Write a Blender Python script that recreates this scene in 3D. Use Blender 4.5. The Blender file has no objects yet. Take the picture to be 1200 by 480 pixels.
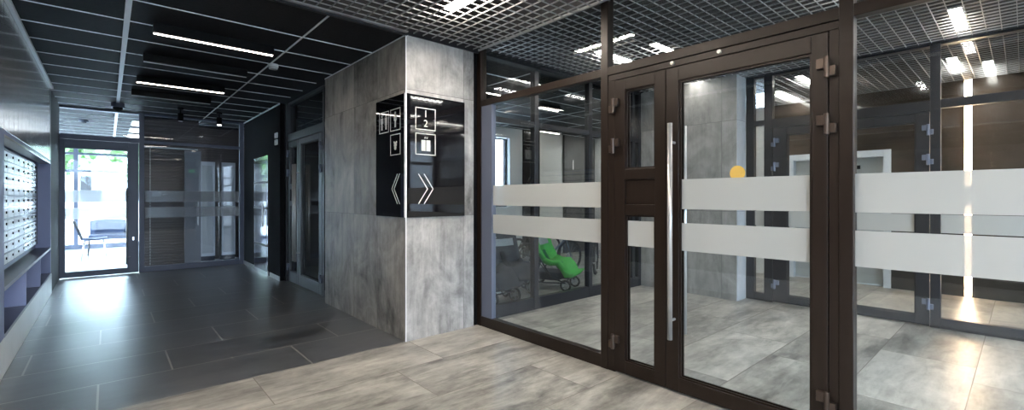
import bpy, bmesh, math, random
from mathutils import Vector, Matrix
random.seed(7)
S = bpy.context.scene
COL = S.collection
PI = math.pi

# ------------------------------------------------------------------ camera, world, exposure
cam_d = bpy.data.cameras.new('camera')
cam = bpy.data.objects.new('camera', cam_d); COL.objects.link(cam)
cam_d.sensor_width = 36.0; cam_d.lens = 16.0
cam_d.shift_y = -8.5 / 1200.0
cam_d.clip_start = 0.02
cam.location = (0, 0, 1.35)
cam.rotation_euler = (PI / 2, 0, -math.radians(41.63))
S.camera = cam
S.view_settings.view_transform = 'Standard'
S.view_settings.look = 'None'
S.view_settings.gamma = 1.0
S.view_settings.use_curve_mapping = False
S.view_settings.exposure = 1.15
S.cycles.use_denoising = True
S.cycles.max_bounces = 10
S.cycles.transparent_max_bounces = 24
S.cycles.glossy_bounces = 5
S.cycles.diffuse_bounces = 5
S.cycles.sample_clamp_indirect = 6.0
S.cycles.caustics_reflective = False
S.cycles.caustics_refractive = False

W_STRENGTH = 12.0
GRID_LAMP = 30.0
OUTER_LAMP = 90.0
STRIP_LAMP = 22.0

world = bpy.data.worlds.new('sky'); S.world = world; world.use_nodes = True
wn = world.node_tree; wn.nodes.clear()
wo = wn.nodes.new('ShaderNodeOutputWorld'); wb = wn.nodes.new('ShaderNodeBackground')
wb.inputs[0].default_value = (0.63, 0.79, 1.0, 1); wb.inputs[1].default_value = W_STRENGTH
wn.links.new(wb.outputs[0], wo.inputs[0])

def portal(loc, rot, sx, sy):
    d = bpy.data.lights.new('window_portal', 'AREA'); d.shape = 'RECTANGLE'; d.size = sx; d.size_y = sy
    d.cycles.is_portal = True
    o = bpy.data.objects.new('window_portal', d); COL.objects.link(o); o.location = loc; o.rotation_euler = rot
portal((.2, -2.85, 1.5), (-PI / 2, 0, PI), 1.5, 2.7)
portal((4.2, -2.85, 1.5), (-PI / 2, 0, PI), 2.2, 2.7)
portal((6.36, 7.8, 1.9), (-PI / 2, 0, 0), .5, 1.5)
portal((-.2, 16.7, 1.45), (-PI / 2, 0, 0), 5.8, 2.8)
portal((-3.4, 13.6, 1.45), (0, -PI / 2, 0), 2.8, 5.8)

# ------------------------------------------------------------------ material helpers
def new_mat(name):
    m = bpy.data.materials.new(name); m.use_nodes = True
    nt = m.node_tree; nt.nodes.clear()
    out = nt.nodes.new('ShaderNodeOutputMaterial')
    return m, nt, out

def pbr(name, col, rough=0.5, metal=0.0, noise=0.0, nscale=(3, 3, 3), spec=0.5, bump=0.0, emit=0.0, detail=5):
    m, nt, out = new_mat(name)
    p = nt.nodes.new('ShaderNodeBsdfPrincipled')
    p.inputs['Roughness'].default_value = rough
    p.inputs['Metallic'].default_value = metal
    p.inputs['Specular IOR Level'].default_value = spec
    p.inputs['Base Color'].default_value = (*col, 1)
    if emit:
        p.inputs['Emission Color'].default_value = (*col, 1); p.inputs['Emission Strength'].default_value = emit
    if noise or bump:
        g = nt.nodes.new('ShaderNodeNewGeometry'); mp = nt.nodes.new('ShaderNodeMapping')
        mp.inputs['Scale'].default_value = nscale
        nz = nt.nodes.new('ShaderNodeTexNoise'); nz.inputs['Scale'].default_value = 1.0; nz.inputs['Detail'].default_value = detail
        nt.links.new(g.outputs['Position'], mp.inputs[0]); nt.links.new(mp.outputs[0], nz.inputs['Vector'])
        if noise:
            r = nt.nodes.new('ShaderNodeMapRange')
            r.inputs[1].default_value = 0.3; r.inputs[2].default_value = 0.7
            r.inputs[3].default_value = 1 - noise; r.inputs[4].default_value = 1 + noise
            nt.links.new(nz.outputs[0], r.inputs[0])
            v = nt.nodes.new('ShaderNodeVectorMath'); v.operation = 'SCALE'; v.inputs[0].default_value = col
            nt.links.new(r.outputs[0], v.inputs['Scale']); nt.links.new(v.outputs[0], p.inputs['Base Color'])
        if bump:
            b = nt.nodes.new('ShaderNodeBump'); b.inputs['Strength'].default_value = bump; b.inputs['Distance'].default_value = 0.01
            nt.links.new(nz.outputs[0], b.inputs['Height']); nt.links.new(b.outputs[0], p.inputs['Normal'])
    nt.links.new(p.outputs[0], out.inputs[0])
    return m

def emit(name, col, s):
    m, nt, out = new_mat(name)
    e = nt.nodes.new('ShaderNodeEmission'); e.inputs[0].default_value = (*col, 1); e.inputs[1].default_value = s
    nt.links.new(e.outputs[0], out.inputs[0]); return m

def glass(name, tint=(0.93, 0.95, 0.95), refl=1.0, rough=0.0):
    m, nt, out = new_mat(name)
    g = nt.nodes.new('ShaderNodeNewGeometry')
    d = nt.nodes.new('ShaderNodeVectorMath'); d.operation = 'DOT_PRODUCT'
    nt.links.new(g.outputs['Incoming'], d.inputs[0]); nt.links.new(g.outputs['Normal'], d.inputs[1])
    def M(op, a, b=None):
        n = nt.nodes.new('ShaderNodeMath'); n.operation = op
        for i, v in enumerate((a, b)):
            if v is None: continue
            if isinstance(v, (int, float)): n.inputs[i].default_value = v
            else: nt.links.new(v, n.inputs[i])
        return n.outputs[0]
    c = M('ABSOLUTE', d.outputs['Value'])
    f = M('POWER', M('SUBTRACT', 1.0, c), 5.0)
    f = M('MULTIPLY', M('ADD', M('MULTIPLY', f, 0.96), 0.04), refl)
    f = M('MINIMUM', f, 1.0)
    t = nt.nodes.new('ShaderNodeBsdfTransparent'); t.inputs[0].default_value = (*tint, 1)
    gl = nt.nodes.new('ShaderNodeBsdfGlossy'); gl.inputs['Roughness'].default_value = rough
    mx = nt.nodes.new('ShaderNodeMixShader')
    nt.links.new(f, mx.inputs[0]); nt.links.new(t.outputs[0], mx.inputs[1]); nt.links.new(gl.outputs[0], mx.inputs[2])
    nt.links.new(mx.outputs[0], out.inputs[0]); return m

def frosted(name, col=(0.82, 0.83, 0.82), clear=0.12):
    m, nt, out = new_mat(name)
    a = nt.nodes.new('ShaderNodeBsdfDiffuse'); a.inputs[0].default_value = (*col, 1)
    b = nt.nodes.new('ShaderNodeBsdfTranslucent'); b.inputs[0].default_value = (*col, 1)
    t = nt.nodes.new('ShaderNodeBsdfTransparent')
    m1 = nt.nodes.new('ShaderNodeMixShader'); m1.inputs[0].default_value = 0.5
    m2 = nt.nodes.new('ShaderNodeMixShader'); m2.inputs[0].default_value = clear
    nt.links.new(a.outputs[0], m1.inputs[1]); nt.links.new(b.outputs[0], m1.inputs[2])
    nt.links.new(m1.outputs[0], m2.inputs[1]); nt.links.new(t.outputs[0], m2.inputs[2])
    nt.links.new(m2.outputs[0], out.inputs[0]); return m

def tile_floor(name, base, var, joint, rough, streak=1.0, jw=0.006, rvar=0.1, spec=.5):
    """1.29 x 0.6 m porcelain planks along X, every row shifted by a third; brushed cement look."""
    m, nt, out = new_mat(name)
    L = nt.links.new
    def M(op, a, b=None, c=None):
        n = nt.nodes.new('ShaderNodeMath'); n.operation = op
        for i, v in enumerate((a, b, c)):
            if v is None: continue
            if isinstance(v, (int, float)): n.inputs[i].default_value = v
            else: L(v, n.inputs[i])
        return n.outputs[0]
    g = nt.nodes.new('ShaderNodeNewGeometry'); s = nt.nodes.new('ShaderNodeSeparateXYZ')
    L(g.outputs['Position'], s.inputs[0])
    ry = M('DIVIDE', M('SUBTRACT', s.outputs[1], 3.85), 0.6)
    row = M('FLOOR', ry); fy = M('SUBTRACT', ry, row)
    rx = M('DIVIDE', M('SUBTRACT', M('SUBTRACT', s.outputs[0], -0.05), M('MULTIPLY', row, 0.433)), 1.3)
    cx = M('FLOOR', rx); fx = M('SUBTRACT', rx, cx)
    ex = M('MULTIPLY', M('MINIMUM', fx, M('SUBTRACT', 1.0, fx)), 1.3)
    ey = M('MULTIPLY', M('MINIMUM', fy, M('SUBTRACT', 1.0, fy)), 0.6)
    edge = M('MINIMUM', ex, ey)
    isj = M('LESS_THAN', edge, jw / 2)
    cid = nt.nodes.new('ShaderNodeCombineXYZ'); L(cx, cid.inputs[0]); L(row, cid.inputs[1])
    wnz = nt.nodes.new('ShaderNodeTexWhiteNoise'); wnz.noise_dimensions = '2D'; L(cid.outputs[0], wnz.inputs['Vector'])
    off = nt.nodes.new('ShaderNodeVectorMath'); off.operation = 'MULTIPLY_ADD'
    L(wnz.outputs['Color'], off.inputs[0]); off.inputs[1].default_value = (20, 20, 20); L(g.outputs['Position'], off.inputs[2])
    def nz(sc, det, rgh=0.6, dist=0.0):
        mp = nt.nodes.new('ShaderNodeMapping'); mp.inputs['Scale'].default_value = sc
        L(off.outputs[0], mp.inputs[0])
        n = nt.nodes.new('ShaderNodeTexNoise'); n.inputs['Scale'].default_value = 1; n.inputs['Detail'].default_value = det
        n.inputs['Roughness'].default_value = rgh; n.inputs['Distortion'].default_value = dist
        L(mp.outputs[0], n.inputs['Vector']); return n.outputs[0]
    n1 = nz((1.6, 3.5, 1), 4, 0.55, 0.6); n2 = nz((2.6, 14 * streak, 1), 6, 0.7, 0.8); n3 = nz((9, 14, 1), 6, 0.7)
    t = M('ADD', M('ADD', M('MULTIPLY', M('SUBTRACT', n1, 0.5), 1.5), M('MULTIPLY', M('SUBTRACT', n2, 0.5), 0.85)), M('MULTIPLY', M('SUBTRACT', n3, 0.5), 0.6))
    t = M('ADD', t, M('MULTIPLY', M('SUBTRACT', wnz.outputs['Value'], 0.5), 0.35))
    t = M('MAXIMUM', .35, M('ADD', 1.0, M('MULTIPLY', t, var)))
    v = nt.nodes.new('ShaderNodeVectorMath'); v.operation = 'SCALE'; v.inputs[0].default_value = base; L(t, v.inputs['Scale'])
    mx = nt.nodes.new('ShaderNodeMix'); mx.data_type = 'RGBA'
    L(isj, mx.inputs['Factor']); L(v.outputs[0], mx.inputs[6]); mx.inputs[7].default_value = (*joint, 1)
    p = nt.nodes.new('ShaderNodeBsdfPrincipled'); L(mx.outputs[2], p.inputs['Base Color']); p.inputs['Specular IOR Level'].default_value = spec
    if spec > .6: p.inputs['Coat Weight'].default_value = 1.0; p.inputs['Coat Roughness'].default_value = .33
    L(M('ADD', rough, M('ADD', M('MULTIPLY', M('SUBTRACT', n1, 0.5), rvar * 2), M('MULTIPLY', isj, 0.3))), p.inputs['Roughness'])
    L(p.outputs[0], out.inputs[0]); return m

def concrete_tile(name, base, seams_z, seams_u, axis, var=0.3, rough=0.45):
    """large concrete look slabs; seam positions given along one horizontal axis and z"""
    m, nt, out = new_mat(name); L = nt.links.new
    def M(op, a, b=None):
        n = nt.nodes.new('ShaderNodeMath'); n.operation = op
        for i, v in enumerate((a, b)):
            if v is None: continue
            if isinstance(v, (int, float)): n.inputs[i].default_value = v
            else: L(v, n.inputs[i])
        return n.outputs[0]
    g = nt.nodes.new('ShaderNodeNewGeometry'); s = nt.nodes.new('ShaderNodeSeparateXYZ'); L(g.outputs['Position'], s.inputs[0])
    joint = None; idx = None
    for k, (o, lst) in enumerate(((s.outputs[2], seams_z), (s.outputs[0 if axis == 'x' else 1], seams_u))):
        for q in lst:
            c = M('LESS_THAN', M('ABSOLUTE', M('SUBTRACT', o, q)), 0.0025)
            st = M('MULTIPLY', M('GREATER_THAN', o, q), 3.7 if k else 9.1)
            joint = c if joint is None else M('MAXIMUM', joint, c)
            idx = st if idx is None else M('ADD', idx, st)
    cid = nt.nodes.new('ShaderNodeCombineXYZ'); L(idx, cid.inputs[0]); L(M('MULTIPLY', idx, 1.7), cid.inputs[1]); L(idx, cid.inputs[2])
    ad = nt.nodes.new('ShaderNodeVectorMath'); L(cid.outputs[0], ad.inputs[0]); L(g.outputs['Position'], ad.inputs[1])
    wv = nt.nodes.new('ShaderNodeTexWhiteNoise'); wv.noise_dimensions = '1D'; L(idx, wv.inputs['W'])
    def nz(sc, det, rgh=0.6, dist=0.0):
        mp = nt.nodes.new('ShaderNodeMapping'); mp.inputs['Scale'].default_value = sc; L(ad.outputs[0], mp.inputs[0])
        n = nt.nodes.new('ShaderNodeTexNoise'); n.inputs['Scale'].default_value = 1; n.inputs['Detail'].default_value = det
        n.inputs['Roughness'].default_value = rgh; n.inputs['Distortion'].default_value = dist
        L(mp.outputs[0], n.inputs['Vector']); return n.outputs[0]
    n1 = nz((2.2, 2.2, 1.5), 5, 0.6, 1.2); n2 = nz((16, 16, 1.5), 5, 0.65, 0.4); n3 = nz((11, 11, 9), 7, 0.75)
    t = M('ADD', M('ADD', M('MULTIPLY', M('SUBTRACT', n1, 0.5), 1.7), M('MULTIPLY', M('SUBTRACT', n2, 0.5), 0.7)), M('MULTIPLY', M('SUBTRACT', n3, 0.5), 0.7))
    t = M('ADD', t, M('MULTIPLY', M('SUBTRACT', wv.outputs['Value'], 0.5), 0.5))
    t = M('ADD', 1.0, M('MULTIPLY', t, var * 3.6))
    v = nt.nodes.new('ShaderNodeVectorMath'); v.operation = 'SCALE'; v.inputs[0].default_value = base; L(t, v.inputs['Scale'])
    mx = nt.nodes.new('ShaderNodeMix'); mx.data_type = 'RGBA'; L(joint, mx.inputs['Factor']); L(v.outputs[0], mx.inputs[6])
    mx.inputs[7].default_value = (base[0] * .45, base[1] * .45, base[2] * .45, 1)
    p = nt.nodes.new('ShaderNodeBsdfPrincipled'); L(mx.outputs[2], p.inputs['Base Color']); p.inputs['Roughness'].default_value = rough
    L(p.outputs[0], out.inputs[0]); return m

M_ = {}
M_['floor_light'] = tile_floor('beige_cement_tile', (0.325, 0.312, 0.282), 1.5, (0.22, 0.2, 0.18), 0.34, rvar=0.12)
M_['floor_dark'] = tile_floor('anthracite_tile', (0.062, 0.064, 0.068), 1.3, (0.38, 0.37, 0.34), 0.42, streak=0.5, jw=0.012, rvar=.04, spec=.95)
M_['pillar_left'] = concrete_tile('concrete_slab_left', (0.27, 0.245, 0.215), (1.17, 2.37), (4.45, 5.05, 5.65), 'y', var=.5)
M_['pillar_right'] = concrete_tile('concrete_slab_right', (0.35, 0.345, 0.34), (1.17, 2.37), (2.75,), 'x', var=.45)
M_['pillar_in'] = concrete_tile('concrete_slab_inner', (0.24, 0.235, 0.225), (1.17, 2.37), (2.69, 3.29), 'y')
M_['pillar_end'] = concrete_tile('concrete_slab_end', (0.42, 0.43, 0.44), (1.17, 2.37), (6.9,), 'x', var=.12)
M_['bronze'] = pbr('bronze_powder_coat', (0.018, 0.0115, 0.0085), 0.36, 0.2, spec=.35, noise=0.10, nscale=(40, 40, 3))
M_['anthracite'] = pbr('anthracite_frame', (0.014, 0.0145, 0.018), 0.38, 0.1)
M_['slate'] = pbr('slate_frame', (0.12, 0.137, 0.19), 0.45, 0.1)  # anthracite frame paint made paler and bluer to carry the daylight on it
M_['glass'] = glass('clear_glass')
M_['glass_dim'] = glass('tinted_glass', (0.85, 0.87, 0.88), 1.0)
M_['frost'] = frosted('frosted_film', (0.60, 0.61, 0.60))
M_['frost_bright'] = frosted('bright_film', (0.88, 0.89, 0.9), .30)
M_['frost_thin'] = frosted('thin_film', (0.5, 0.5, 0.5), .62)
M_['steel'] = pbr('brushed_steel', (0.52, 0.515, 0.50), 0.34, 0.6)
M_['chrome'] = pbr('polished_steel', (0.7, 0.7, 0.72), 0.12, 1.0)
M_['hinge'] = pbr('hinge_bronze', (0.075, 0.055, 0.045), 0.3, 0.6)
M_['black'] = pbr('black_plastic', (0.005, 0.005, 0.006), 0.6, spec=.12)
M_['rubber'] = pbr('black_rubber', (0.02, 0.02, 0.02), 0.7)
M_['black_wall'] = pbr('black_plaster', (0.007, 0.007, 0.008), 0.8, noise=0.2, nscale=(5, 5, 5), spec=.06)
M_['ceil_dark'] = pbr('black_ceiling_tile', (0.013, 0.013, 0.015), 0.7, noise=0.35, nscale=(30, 60, 10), bump=0.15, spec=.2)
M_['ceil_bar'] = pbr('ceiling_profile', (0.90, 0.90, 0.92), 0.4, 0.0)
M_['ceil_bar_dark'] = pbr('ceiling_profile_dark', (0.05, 0.05, 0.055), 0.4, 0.4)
M_['plenum'] = pbr('plenum_black', (0.018, 0.018, 0.02), 0.8)
M_['grid'] = pbr('grid_aluminium', (0.33, 0.33, 0.33), 0.45, 0.25)
M_['white_strip'] = pbr('white_profile', (0.88, 0.89, 0.92), 0.4)
M_['clad'] = pbr('cladding_metal', (0.34, 0.325, 0.31), 0.20, 0.85, noise=0.15, nscale=(1, 9, 1))
M_['wall_tile'] = pbr('grey_wall_tile', (0.88, 0.89, 0.90), 0.3, noise=0.05, nscale=(3, 3, 3))
M_['laminate'] = pbr('slate_blue_laminate', (0.26, 0.30, 0.50), 0.42)
M_['laminate_edge'] = pbr('pale_edging', (0.38, 0.42, 0.50), 0.4)
M_['laminate_dark'] = pbr('dark_laminate', (0.045, 0.05, 0.07), 0.28)
M_['mail'] = pbr('white_painted_metal', (0.74, 0.76, 0.77), 0.3)
M_['white'] = pbr('white_paint', (0.72, 0.72, 0.71), 0.5)
M_['offwhite'] = pbr('off_white_wall', (0.78, 0.79, 0.77), 0.6)
M_['sign_glass'] = pbr('black_gloss_glass', (0.006, 0.006, 0.008), 0.03, 0.0, spec=0.8)
M_['sign_white'] = pbr('white_sign_film', (0.82, 0.80, 0.76), 0.4)
M_['lamp_grid'] = emit('grid_lamp_light', (1.0, 0.94, 0.88), GRID_LAMP)
M_['lamp_outer'] = emit('outer_grid_lamp_light', (1.0, 0.89, 0.76), OUTER_LAMP)
M_['lamp_strip'] = emit('strip_lamp_light', (1.0, 0.86, 0.74), STRIP_LAMP)
M_['lamp_strip_off'] = pbr('strip_diffuser', (0.7, 0.7, 0.72), 0.35)
M_['led'] = emit('led_profile_light', (1.0, 0.68, 0.44), 30.0)
M_['panel_light'] = emit('panel_lamp_light', (0.93, 0.96, 1.0), 3.0)
M_['brown_wall'] = pbr('brown_stone', (0.05, 0.036, 0.027), 0.14, noise=0.55, nscale=(1.5, 1.2, 3), detail=8)
M_['black_stone'] = pbr('black_stone', (0.03, 0.028, 0.027), 0.2, noise=0.3, nscale=(3, 3, 3))
M_['elev_frame'] = pbr('white_portal', (0.70, 0.73, 0.78), 0.35)
M_['elev_door'] = pbr('satin_lift_door', (0.50, 0.52, 0.52), 0.35, 0.3)
M_['yellow'] = pbr('yellow_sticker', (0.66, 0.42, 0.09), 0.5)
M_['green'] = pbr('lime_fabric', (0.10, 0.56, 0.09), 0.7, noise=0.15, nscale=(20, 20, 20))
M_['green_dark'] = pbr('dark_green_fabric', (0.01, 0.14, 0.06), 0.7)
M_['grey_fabric'] = pbr('silver_fabric', (0.55, 0.56, 0.55), 0.7)
M_['dark_fabric'] = pbr('charcoal_fabric', (0.03, 0.032, 0.04), 0.8)
M_['blue_fabric'] = pbr('blue_grey_fabric', (0.06, 0.085, 0.16), 0.75)
M_['bike'] = pbr('bicycle_paint', (0.03, 0.03, 0.035), 0.25, 0.2)
M_['bike_blue'] = pbr('bicycle_blue_paint', (0.25, 0.30, 0.36), 0.25, 0.4)
M_['exit'] = emit('exit_green', (0.05, 0.55, 0.18), 1.2)
M_['ground'] = pbr('pale_paving', (0.55, 0.55, 0.53), 0.8)
M_['leaf'] = pbr('tree_leaves', (0.14, 0.27, 0.09), 0.8, noise=0.5, nscale=(3, 3, 3))
M_['bark'] = pbr('tree_bark', (0.12, 0.09, 0.07), 0.9)
M_['wood_slat'] = pbr('dark_wenge_slats', (0.10, 0.078, 0.074), 0.4, noise=0.3, nscale=(1, 1, 40))
M_['front'] = pbr('front_wall_stone', (0.12, 0.115, 0.11), 0.6, noise=.3, nscale=(1.5, 1.5, 1.5))
M_['lobby_floor'] = pbr('pale_lobby_tile', (0.42, 0.45, 0.50), 0.25)
M_['number_wall'] = pbr('dark_grey_stone', (0.09, 0.088, 0.085), 0.6, noise=.3, nscale=(2, 2, 2))
M_['curtain'] = pbr('grey_door_laminate', (0.20, 0.21, 0.235), 0.35)

# ------------------------------------------------------------------ mesh helpers
class MB:
    def __init__(s): s.bm = bmesh.new()
    def box(s, x0, x1, y0, y1, z0, z1):
        x0, x1 = sorted((x0, x1)); y0, y1 = sorted((y0, y1)); z0, z1 = sorted((z0, z1))
        v = [s.bm.verts.new(p) for p in ((x0, y0, z0), (x1, y0, z0), (x1, y1, z0), (x0, y1, z0), (x0, y0, z1), (x1, y0, z1), (x1, y1, z1), (x0, y1, z1))]
        for f in ((3, 2, 1, 0), (4, 5, 6, 7), (0, 1, 5, 4), (1, 2, 6, 5), (2, 3, 7, 6), (3, 0, 4, 7)): s.bm.faces.new([v[i] for i in f])
        return s
    def cyl(s, c, r, h, axis='z', seg=16, r2=None):
        mt = Matrix.Translation(c)
        if axis == 'x': mt = mt @ Matrix.Rotation(PI / 2, 4, 'Y')
        if axis == 'y': mt = mt @ Matrix.Rotation(-PI / 2, 4, 'X')
        bmesh.ops.create_cone(s.bm, cap_ends=True, segments=seg, radius1=r, radius2=r if r2 is None else r2, depth=h, matrix=mt)
        return s
    def rod(s, a, b, r, seg=8):
        a, b = Vector(a), Vector(b); d = b - a
        if d.length < 1e-6: return s
        mt = Matrix.Translation((a + b) / 2) @ d.to_track_quat('Z', 'Y').to_matrix().to_4x4()
        bmesh.ops.create_cone(s.bm, cap_ends=True, segments=seg, radius1=r, radius2=r, depth=d.length, matrix=mt)
        return s
    def path(s, pts, r, seg=8):
        """tube through the points"""
        P = [Vector(p) for p in pts]; rings = []
        for i, p in enumerate(P):
            t = (P[min(i + 1, len(P) - 1)] - P[max(i - 1, 0)]).normalized()
            q = t.to_track_quat('Z', 'Y')
            rings.append([s.bm.verts.new(p + q @ Vector((r * math.cos(2 * PI * k / seg), r * math.sin(2 * PI * k / seg), 0))) for k in range(seg)])
        for a, b in zip(rings, rings[1:]):
            # align rings to avoid twisting
            best = min(range(seg), key=lambda o: sum((a[k].co - b[(k + o) % seg].co).length for k in range(0, seg, 2)))
            b[:] = b[best:] + b[:best]
            for k in range(seg): s.bm.faces.new((a[k], a[(k + 1) % seg], b[(k + 1) % seg], b[k]))
        s.bm.faces.new(rings[0][::-1]); s.bm.faces.new(rings[-1])
        return s
    def torus(s, c, R, r, axis='y', seg=28, sg=8):
        rings = []
        for i in range(seg):
            a = 2 * PI * i / seg; ring = []
            for k in range(sg):
                b = 2 * PI * k / sg; q = R + r * math.cos(b); w = r * math.sin(b)
                if axis == 'y': p = (c[0] + q * math.cos(a), c[1] + w, c[2] + q * math.sin(a))
                elif axis == 'x': p = (c[0] + w, c[1] + q * math.cos(a), c[2] + q * math.sin(a))
                else: p = (c[0] + q * math.cos(a), c[1] + q * math.sin(a), c[2] + w)
                ring.append(s.bm.verts.new(p))
            rings.append(ring)
        for i in range(seg):
            a, b = rings[i], rings[(i + 1) % seg]
            for k in range(sg): s.bm.faces.new((a[k], b[k], b[(k + 1) % sg], a[(k + 1) % sg]))
        return s
    def ball(s, c, r, sc=(1, 1, 1), u=16, v=10):
        bmesh.ops.create_uvsphere(s.bm, u_segments=u, v_segments=v, radius=r, matrix=Matrix.Translation(c) @ Matrix.Diagonal((*sc, 1)))
        return s
    def sheet(s, rows, th):
        """thick curved sheet from rows of points"""
        R = [[Vector(p) for p in r] for r in rows]; n, m = len(R), len(R[0])
        def nrm(i, j):
            a = R[min(i + 1, n - 1)][j] - R[max(i - 1, 0)][j]; b = R[i][min(j + 1, m - 1)] - R[i][max(j - 1, 0)]
            return a.cross(b).normalized()
        A = [[s.bm.verts.new(R[i][j] + nrm(i, j) * th / 2) for j in range(m)] for i in range(n)]
        B = [[s.bm.verts.new(R[i][j] - nrm(i, j) * th / 2) for j in range(m)] for i in range(n)]
        for i in range(n - 1):
            for j in range(m - 1):
                s.bm.faces.new((A[i][j], A[i][j + 1], A[i + 1][j + 1], A[i + 1][j]))
                s.bm.faces.new((B[i][j], B[i + 1][j], B[i + 1][j + 1], B[i][j + 1]))
        for j in range(m - 1):
            s.bm.faces.new((A[0][j], B[0][j], B[0][j + 1], A[0][j + 1])); s.bm.faces.new((A[-1][j], A[-1][j + 1], B[-1][j + 1], B[-1][j]))
        for i in range(n - 1):
            s.bm.faces.new((A[i][0], A[i + 1][0], B[i + 1][0], B[i][0])); s.bm.faces.new((A[i][-1], B[i][-1], B[i + 1][-1], A[i + 1][-1]))
        return s
    def build(s, name, mat, parent=None, loc=None, smooth=False, bevel=0.0):
        me = bpy.data.meshes.new(name)
        bmesh.ops.recalc_face_normals(s.bm, faces=s.bm.faces)
        if loc is not None: bmesh.ops.translate(s.bm, verts=s.bm.verts, vec=-Vector(loc))
        if smooth:
            for f in s.bm.faces: f.smooth = len(f.verts) <= 4
        s.bm.to_mesh(me); s.bm.free()
        me.materials.append(mat)
        o = bpy.data.objects.new(name, me); COL.objects.link(o)
        if loc is not None: o.location = loc
        if parent is not None:
            o.parent = parent
        if bevel:
            b = o.modifiers.new('bevel', 'BEVEL'); b.width = bevel; b.segments = 2; b.limit_method = 'ANGLE'; b.harden_normals = False
        return o

def struct(o): o['kind'] = 'structure'; return o
def empty(name, loc=(0, 0, 0), rz=0, kind=None):
    o = bpy.data.objects.new(name, None); COL.objects.link(o); o.empty_display_size = 0.1
    o.location = loc; o.rotation_euler = (0, 0, rz)
    if kind: o['kind'] = kind
    return o
def tag(o, label, cat, group=None):
    o['label'] = label; o['category'] = cat
    if group: o['group'] = group
    return o
def children(o): return [c for c in list(COL.objects) if c.parent == o]
def copy_tree(o, parent=None):
    c = o.copy(); COL.objects.link(c)
    if parent is not None: c.parent = parent
    for ch in children(o): copy_tree(ch, c)
    return c

# a partition line: u runs along it, d is depth
class Line:
    def __init__(s, axis, pos): s.axis = axis; s.pos = pos
    def box(s, mb, u0, u1, z0, z1, d0, d1):
        if s.axis == 'y': mb.box(s.pos + d0, s.pos + d1, u0, u1, z0, z1)   # plane X = pos, u = Y
        else: mb.box(u0, u1, s.pos + d0, s.pos + d1, z0, z1)
        return mb
    def pt(s, u, z, d): return (s.pos + d, u, z) if s.axis == 'y' else (u, s.pos + d, z)
    def ax(s, k):
        return {'u': 'y' if s.axis == 'y' else 'x', 'd': 'x' if s.axis == 'y' else 'y', 'z': 'z'}[k]

BANDS = ((0.985, 1.176), (1.272, 1.477))

def window(name, ln, u0, u1, z1, mat, beams, posts=(), bottom=0.11, depth=0.08, bands=True, film='frost', z0=0.0, gl='glass', pw=0.065, bev=0.003, label=None):
    """fixed glazed partition: posts full height, beams as (z0,z1), glass in each bay"""
    w = empty(name, ln.pt((u0 + u1) / 2, 0, 0), 0, 'structure')
    loc = w.location.copy()
    def kid(mb, nm, m, par=w, **k):
        o = mb.build(nm, m, None, loc=None, **k)
        o.data.transform(Matrix.Translation(-loc)); o.parent = par; return o
    P = [(u0, u0 + pw)] + [(p - pw / 2, p + pw / 2) for p in posts] + [(u1 - pw, u1)]
    for a, b in P:
        kid(ln.box(MB(), a, b, z0, z1, 0, depth), 'post', mat, bevel=bev)
    bays = [(P[i][1], P[i + 1][0]) for i in range(len(P) - 1)]
    zb = [(z0, z0 + bottom)] + list(beams) + [(z1 - 0.03, z1)]
    for a, b in bays:
        for k, (q0, q1) in enumerate(zb):
            kid(ln.box(MB(), a, b, q0, q1, 0.004, depth - 0.004), 'sill' if k == 0 else 'rail', mat, bevel=bev)
        for (q0, q1), (r0, r1) in zip(zb, zb[1:]):
            kid(ln.box(MB(), a, b, q1, r0, depth / 2 - .004, depth / 2 + .004), 'pane', M_[gl])
        if bands:
            for q0, q1 in BANDS:
                kid(ln.box(MB(), a + .001, b - .001, q0, q1, depth / 2 - .0062, depth / 2 - .0045), 'frosted_band', M_[film])
    return w

def hinge(ln, u, z, par, loc, s=1, d=-0.0, mat='hinge'):
    """two knuckles, offset plates"""
    mb = MB()
    ln.box(mb, u, u + s * 0.05, z + .0, z + .055, d - .026, d + .001)
    ln.box(mb, u - s * 0.04, u + s * 0.008, z - .045, z + .008, d - .026, d + .001)
    mb.cyl(ln.pt(u, z + .005, d - .022), 0.014, 0.115, 'z', 14)
    o = mb.build('hinge', M_[mat], None, bevel=.002); o.data.transform(Matrix.Translation(-loc)); o.parent = par; return o

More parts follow.
